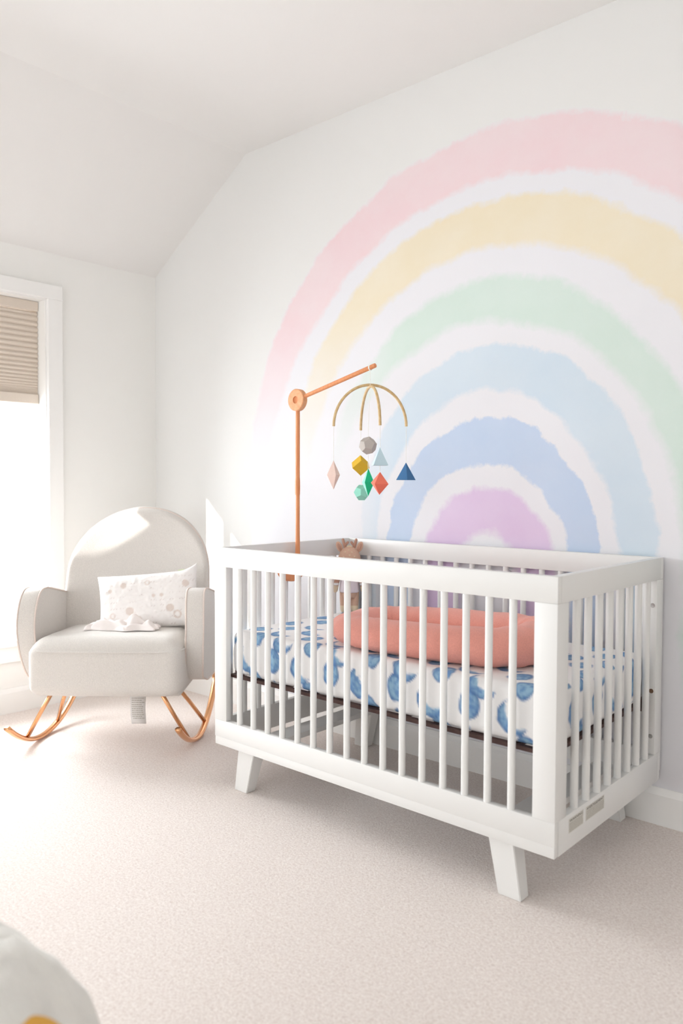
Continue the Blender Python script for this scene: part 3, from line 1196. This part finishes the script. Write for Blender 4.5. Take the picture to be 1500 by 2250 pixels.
# right end: navy pyramid
c = RE + V((0, 0, -0.168))
string(RE + V((0, 0, 0.002)), c + V((0, 0, 0.034)))
mp_('hanging_pyramid', poly([(0, 0, 0.036)] + [(0.037 * a, 0.037 * b, -0.030) for a, b in ((1, 0), (0, 1), (-1, 0), (0, -1))], c, (0, 0, yawc + 0.06)), M_fnavy, 'navy blue pyramid', smooth=False)
# near end: ice blue pyramid, coral octahedron below
c = NE + V((0.000, 0, -0.112))
string(NE + V((0, 0, 0.002)), c + V((0, 0, 0.034)))
mp_('hanging_pyramid', poly([(0, 0, 0.035)] + [(0.0265 * a, 0.0265 * b, -0.030) for a, b in ((1, 1), (-1, 1), (-1, -1), (1, -1))], c, (0, 0, yawc + 0.10)), M_flblue, 'ice blue pyramid above the coral shape', smooth=False)
c2 = NE + V((0, 0, -0.205))
string(c + V((0, 0, -0.030)), c2 + V((0, 0, 0.038)))
mp_('hanging_octahedron', poly(bip(0.036, 0.041, 4, PI / 4), c2, (0.10, 0, yawc + 0.22)), M_fcoral, 'coral red octahedron', smooth=False)
# far end: mustard cube, mint dodecahedron below
c = FE + V((0, 0, -0.135))
string(FE + V((0, 0, 0.002)), c + V((0, 0, 0.028)))
mp_('hanging_cube', poly([(a * 1.0, b, d) for a in (-1, 1) for b in (-1, 1) for d in (-1, 1)], c, (math.radians(38), math.radians(38), yawc + 0.5), 0.0235), M_fyel, 'mustard yellow tilted cube', smooth=False)
c2 = FE + V((0.004, 0.003, -0.240))
string(c + V((0, 0, -0.028)), c2 + V((0, 0, 0.028)))
mp_('hanging_dodecahedron', poly(DOD, c2, (0.5, 0.35, yawc + 0.4), 0.0186), M_fmint, 'mint green dodecahedron', smooth=False)
# centre: grey dodecahedron, green bipyramid below
c = HUB + V((-0.005, -0.005, -0.219))
string(HUB + V((0, 0, -0.004)), c + V((0, 0, 0.032)))
mp_('hanging_dodecahedron', poly(DOD, c, (0.42, 0.15, yawc + 0.1), 0.0196), M_fgrey, 'warm grey dodecahedron, topmost of the shapes', smooth=False)
c2 = HUB + V((-0.004, -0.004, -0.355))
string(c + V((0, 0, -0.034)), c2 + V((0, 0, 0.05)), 0.0012)
bm = poly(bip(0.026, 0.053, 4, 0), c2, (0, 0, yawc + 0.35 + PI / 2 - 0.9))
for f in bm.faces:
    f.material_index = 0 if f.normal.dot(camr) > 0 else 1
mp_('hanging_bipyramid', bm, [M_fgreen, M_fmint], 'emerald and mint green bipyramid', smooth=False)

# ================================================================== ROCKING ARMCHAIR
TH = math.radians(41.3)
chair = empty('rocking_armchair', (0.732, -0.702, 0), TH, 'oatmeal upholstered rocking armchair with arched back on rose gold rockers', 'armchair')


def ch(name, bm, m=M_fabric, label=None, parent=chair, angle=180):
    return obj(name, bm, m, parent, smooth=True, label=label, angle=angle)


# seat block -------------------------------------------------------
SXC = 0.025
P, F, NR = rbox_grid(-0.295, 0.305 + 0.02, -0.31, 0.24, 0.262, 0.50, 0.045, 0.02)
P = P.copy()
for i in range(len(P)):
    x, y, z = P[i]
    u = (x - 0.015) / 0.31
    v = (y + 0.035) / 0.275
    if z > 0.44:      # domed cushion top above the seam
        k = (z - 0.44) / 0.06
        P[i][0] -= u * 0.030 * k
        P[i][1] -= v * 0.030 * k
        P[i][2] += k * 0.012 * (1 - 0.8 * u * u) * (1 - 0.8 * v * v)
    # belly of the front face
    if y < -0.2:
        P[i][1] -= 0.014 * (1 - u * u)
    P[i][2] += -0.055 * (P[i][1] + 0.30)    # tipped back
    P[i][2] += 0.0015 * vnoise(P[i], 12)
seat = mesh_from('seat_cushion', P, F, M_fabric, chair)
pp = []
for k in range(96):
    a = 2 * PI * k / 96
    ca, sa = math.cos(a), math.sin(a)
    e_ = 2 / 9.0
    x = 0.015 + 0.3105 * math.copysign(abs(ca) ** e_, ca)
    y = -0.035 + 0.276 * math.copysign(abs(sa) ** e_, sa)
    if y < -0.2:
        y -= 0.014 * (1 - ((x - 0.015) / 0.31) ** 2)
    pp.append((x, y, 0.447 - 0.055 * (y + 0.30)))
bm = bmesh.new()
tube(bm, pp, 0.0042, n=8, closed=True)
ch('seat_piping', bm, M_fabric, parent=seat)

# arms -------------------------------------------------------------
arm_out = smooth_closed([(-0.075, 0.285), (-0.145, 0.31), (-0.195, 0.40), (-0.215, 0.50), (-0.205, 0.60), (-0.165, 0.668), (-0.10, 0.680),
                         (0.0, 0.662), (0.12, 0.636), (0.24, 0.610), (0.30, 0.58), (0.305, 0.45), (0.29, 0.33), (0.22, 0.262), (0.10, 0.255), (0.0, 0.262)], 96)


def arm_map(s):
    def f(u, v, w):          # u = y, v = z, w across the arm
        bow = 0.018 * math.sin(PI * min(1, max(0, (v - 0.27) / 0.41)))
        flare = 0.012 * max(0, (v - 0.45)) / 0.2
        return V((0.018 + s * (0.328 + bow + flare) + w, u, v))
    return f


for s in (-1, 1):
    bm = slab(arm_out, 0.074, arm_map(s), rnd=0.010, puff=0.010)
    a_ = ch('armrest', bm)
    for w in (-0.037, 0.037):
        bm = bmesh.new()
        cu = sum(p[0] for p in arm_out) / len(arm_out)
        cv = sum(p[1] for p in arm_out) / len(arm_out)
        tube(bm, [arm_map(s)(cu + (p[0] - cu) * 0.992, cv + (p[1] - cv) * 0.992, w * 0.99) for p in arm_out], 0.0036, n=8, closed=True)
        ch('arm_piping', bm, M_piping, parent=a_, label='pinkish beige piping')

# back -------------------------------------------------------------
bo = [(-0.31, 0.30), (-0.325, 0.45), (-0.328, 0.60)]
HB = 0.305
right = []
for k in range(0, 17):
    a = PI * k / 16
    right.append((0.328 * math.cos(a), 0.692 + (0.317) * math.sin(a) ** 0.95 if 0 < k < 16 else 0.692))
back_out = [(0.27, 0.27), (0.31, 0.30), (0.325, 0.45), (0.330, 0.60)] + right + [(-0.330, 0.60), (-0.325, 0.45), (-0.31, 0.30), (-0.27, 0.27), (-0.09, 0.265), (0.09, 0.265)]
back_out = smooth_closed(back_out, 104)


def back_map(u, v, w):
    wrap = -0.075 * (abs(u) / 0.33) ** 2.2
    rec = 0.215 + (v - 0.45) * 0.25
    return V((0.027 + u, rec + wrap - w, v - w * 0.2))


bm = slab(back_out, 0.085, back_map, rnd=0.030, puff=0.020, puff_back=0.015, inner=10)
back = ch('backrest', bm)
bm = bmesh.new()
cu = sum(p[0] for p in back_out) / len(back_out)
cv = sum(p[1] for p in back_out) / len(back_out)
tube(bm, [back_map(cu + (p[0] - cu) * 1.0, cv + (p[1] - cv) * 1.0, 0.008) for p in back_out], 0.0038, n=8, closed=True)
ch('back_piping', bm, M_piping, parent=back, label='pinkish beige piping')
# underside panel
ch('base_panel', bx(-0.27, 0.31, -0.22, 0.25, 0.245, 0.275, bevel=0.01), M_fabric)

# rockers ----------------------------------------------------------
RXL = 0.345
for s in (-1, 1):
    pts = []
    for k in range(41):
        y = -0.305 + 0.655 * k / 40
        z = 0.012 + 1.32 * (y * y) * (1 + 0.0 * y)
        if y < -0.27:
            z = 0.012 + 1.32 * y * y + 0.0
        pts.append((s * (RXL - 0.05 * max(y, 0)) + 0.09 * y, y, z))
    # top of the rear end bends up and forward under the seat
    y, z = pts[-1][1], pts[-1][2]
    for dy, dz in ((0.012, 0.025), (0.010, 0.055), (-0.010, 0.085), (-0.05, 0.10)):
        pts.append((s * (RXL - 0.018 - 0.02 * (dz / 0.1)) + 0.031, y + dy, z + dz))
    bm = bmesh.new()
    tube(bm, pts, 0.0125, n=14, sq=(0.85, 1.15))
    ch('rocker', bm, M_gold, label='curved rose gold metal rocker')
    for (y0, y1) in ((-0.225, -0.150), (-0.02, 0.125)):
        z1 = 0.012 + 1.32 * y1 * y1
        bm = bmesh.new()
        tube(bm, [(s * 0.225 + 0.005, y0, 0.262), (s * 0.285 + 0.05 * y1 + 0.002, (y0 + y1) / 2, 0.5 * (0.262 + z1)), (s * (RXL - 0.05 * max(y1, 0)) + 0.09 * y1, y1, z1)], 0.0088, n=12)
        ch('strut', bm, M_gold, label='straight rose gold strut')

# hanging fabric tag under the seat ---------------------------------
bm = bmesh.new()
rows_ = []
for k in range(13):
    t = k / 12
    z = 0.262 - 0.185 * t
    sway = 0.006 * math.sin(t * 7)
    w = 0.037 - 0.006 * t
    rows_.append([bm.verts.new((0.085 + sgn * w + 0.006 * t, -0.05 + sway + 0.003 * sgn * math.sin(t * 9) + off, z)) for sgn, off in ((-1, 0), (0, 0.002), (1, 0), (1, 0.0015), (0, 0.0035), (-1, 0.0015))])
for A, B in zip(rows_[:-1], rows_[1:]):
    for k in range(6):
        bm.faces.new((A[k], A[(k + 1) % 6], B[(k + 1) % 6], B[k]))
bm.faces.new(rows_[0]); bm.faces.new(rows_[-1][::-1])
tagp = ch('care_tag', bm, M_tag, label='white printed care tag hanging under the seat')
bm = bmesh.new()
random.seed(5)
for r in range(16):
    z = 0.235 - r * 0.0088
    t = (0.262 - z) / 0.172
    sway = 0.006 * math.sin(t * 7)
    x = 0.085 - 0.026 + 0.006 * t
    while x < 0.085 + 0.022:
        w = random.uniform(0.004, 0.012)
        box(bm, x, x + w, -0.0540 + sway, -0.0528 + sway, z - 0.0012, z + 0.0012)
        x += w + 0.002
obj('tag_print', bm, M_ink2, tagp)

# ================================================================== PILLOW on the chair
random.seed(3)
NU, NV = 100, 64
PWd, PHt = 0.222, 0.128
PP, PF = [], []
idx = {}
for side in (0, 1):
    for i in range(NU + 1):
        for j in range(NV + 1):
            edge = i in (0, NU) or j in (0, NV)
            if side == 1 and edge:
                idx[(1, i, j)] = idx[(0, i, j)]
                continue
            u, v = i / NU * 2 - 1, j / NV * 2 - 1
            x = u * PWd * (1 - 0.05 * (1 - v * v))
            z = v * PHt * (1 - 0.09 * (1 - u * u) * 0.5) 
            if v > 0 and u > 0.6:
                z += 0.028 * ((u - 0.6) / 0.4) ** 2 * v
            th_ = 0.052 * (max(0, 1 - u ** 4) * max(0, 1 - v ** 4)) ** 0.6
            th_ += 0.0035 * vnoise((x * 1, z, side), 28) * (0 if edge else 1) + 0.0022 * vnoise((x, z, side), 70)*(0 if edge else 1)
            y = -th_ if side == 0 else th_
            idx[(side, i, j)] = len(PP)
            PP.append((x, y, z))
    for i in range(NU):
        for j in range(NV):
            f = [idx[(side, i, j)], idx[(side, i + 1, j)], idx[(side, i + 1, j + 1)], idx[(side, i, j + 1)]]
            PF.append(f if side == 0 else f[::-1])
PP = np.array(PP)
pc = np.tile(np.array(lin((240, 236, 234))), (len(PP), 1))
beige = np.array(lin((216, 200, 190)))
X_, Z_ = PP[:, 0], PP[:, 2]
def dot(cx_, cz_, r0, r1=0.0, c=beige, al=0.75):
    d = np.hypot(X_ - cx_, Z_ - cz_)
    m = (np.clip((r0 - d) / 0.002, 0, 1) * np.clip((d - r1) / 0.002 + (1 if r1 == 0 else 0), 0, 1) * al)[:, None]
    pc[:] = pc * (1 - m) + c * m
for (a, b_, r0, r1) in ((-0.075, -0.045, 0.019, 0), (-0.04, -0.085, 0.017, 0.009), (0.03, 0.015, 0.009, 0), (0.065, 0.015, 0.009, 0.0), (0.10, -0.045, 0.018, 0),
                        (0.13, -0.075, 0.019, 0.010), (0.17, 0.06, 0.016, 0), (-0.16, 0.05, 0.010, 0), (0.005, 0.075, 0.013, 0.006), (-0.15, -0.06, 0.014, 0.007), (0.185, -0.01, 0.012, 0), (-0.10, 0.07, 0.014, 0)):
    dot(a, b_, r0, r1)
for cx_ in np.arange(-0.20, 0.21, 0.043):
    for r in range(9):
        if random.random() < 0.75:
            z_ = -0.11 + 0.026 * r + random.uniform(-0.003, 0.003)
            for q in range(random.randint(2, 5)):
                dot(cx_ + q * 0.0065, z_ + (0.004 if q % 2 else 0), 0.0026, 0, np.array(lin((196, 180, 174))), 0.7)
pil = mesh_from('lumbar_pillow', PP, PF, M_pillow, None, pc)
R_ = Matrix.Rotation(TH + math.radians(3), 4, 'Z') @ Matrix.Rotation(math.radians(-17), 4, 'X') @ Matrix.Rotation(math.radians(-5), 4, 'Y')
chM = Matrix.Translation(chair.location) @ Matrix.Rotation(TH, 4, 'Z')
pl = chM @ V((0.112, 0.050, 0.600))
pil.matrix_world = Matrix.Translation(pl) @ R_
tag(pil, 'white lumbar pillow with a faint beige print leaning on the armchair back', 'pillow')
tg = obj('pillow_tag', bx(0.135, 0.165, -0.002, 0.002, 0.112, 0.131, bevel=0.0005), mat('pale_green_tag', (214, 222, 190), 0.8, vary=(80, 0.03)), pil, label='small pale green fabric tag')

# ================================================================== CRUMPLED CLOTH on the seat
M_cloth = mat('muslin_cloth', (238, 230, 227), 0.95, bump=(500, 0.3, 0.001), vary=(30, 0.02))
CP, CF = [], []
NU, NV = 110, 60
for i in range(NU + 1):
    for j in range(NV + 1):
        u, v = i / NU, j / NV
        x = -0.150 + 0.300 * u
        y = -0.075 + 0.13 * v
        edge = (math.sin(PI * u) ** 0.35) * (math.sin(PI * v) ** 0.5)
        fold = 0.5 + 0.5 * math.sin(v * 19 + 3.0 * math.sin(u * 5 + 1) + u * 4)
        fold2 = 0.5 + 0.5 * math.sin(u * 26 + v * 9 + 2 * mnoise.noise(V((u * 4, v * 4, 0))))
        h = edge * (0.018 + 0.024 * abs(mnoise.noise(V((u * 5, v * 3, 2)))) * 2 + 0.013 * fold + 0.006 * fold2)
        xw = x + 0.016 * mnoise.noise(V((u * 3, v * 6, 9)))
        yw = y + 0.030 * mnoise.noise(V((u * 4, v * 2, 5))) + 0.012 * math.sin(u * 9)
        CP.append((xw, yw, h))
n0 = len(CP)
for k in range(n0):
    x, y, z = CP[k]
    CP.append((x, y, max(0.0, z - 0.004) * 0.5))
W_ = NV + 1
for i in range(NU):
    for j in range(NV):
        a = i * W_ + j
        CF.append([a, a + W_, a + W_ + 1, a + 1])
        CF.append([n0 + a, n0 + a + 1, n0 + a + W_ + 1, n0 + a + W_])
for i in range(NU):
    for a, b_ in ((i * W_, (i + 1) * W_), ((i + 1) * W_ + NV, i * W_ + NV)):
        CF.append([a, n0 + a, n0 + b_, b_])
for j in range(NV):
    for a, b_ in ((j + 1, j), (NU * W_ + j, NU * W_ + j + 1)):
        CF.append([a, n0 + a, n0 + b_, b_])
cl = mesh_from('muslin_cloth', CP, CF, M_cloth)
cl.matrix_world = Matrix.Translation(chM @ V((0.032, -0.075, 0.500))) @ Matrix.Rotation(TH, 4, 'Z') @ Matrix.Rotation(math.radians(-3), 4, 'X')
tag(cl, 'crumpled white cloth lying on the armchair seat in front of the pillow', 'cloth')

# ================================================================== BLURRED POUF, close to the camera
bm = bmesh.new()
prof = [(0, 0.0), (0.20, 0.0), (0.26, 0.03), (0.28, 0.12), (0.28, 0.23), (0.275, 0.31), (0.252, 0.38), (0.212, 0.445), (0.16, 0.495), (0.085, 0.515), (0, 0.52)]
lathe(bm, prof, (0, 0, 0), 'z', 64)
bmesh.ops.subdivide_edges(bm, edges=list(bm.edges), cuts=1, use_grid_fill=True)
for v in bm.verts:
    a = math.atan2(v.co.y, v.co.x)
    k = min(1, v.co.z / 0.2)
    f = 1 + k * (0.035 * math.sin(a * 9 + v.co.z * 6) + 0.05 * vnoise(v.co, 5))
    v.co.x *= f
    v.co.y *= f
pf = empty('floor_pouf', (2.665, -2.285, 0), 0, 'blurred white pouf at the lower left edge, close to the viewer', 'pouf')
obj('cover', bm, M_pouf, pf, smooth=True, angle=180)
bm = bmesh.new()
ellipsoid(bm, (0.200, 0.110, 0.438), (0.055, 0.040, 0.020), Matrix.Rotation(math.radians(28), 3, V((-0.48, 0.88, 0))), 28, 14)
obj('mustard_patch', bm, M_must, pf, smooth=True, angle=180, label='mustard yellow patch on top of the pouf')
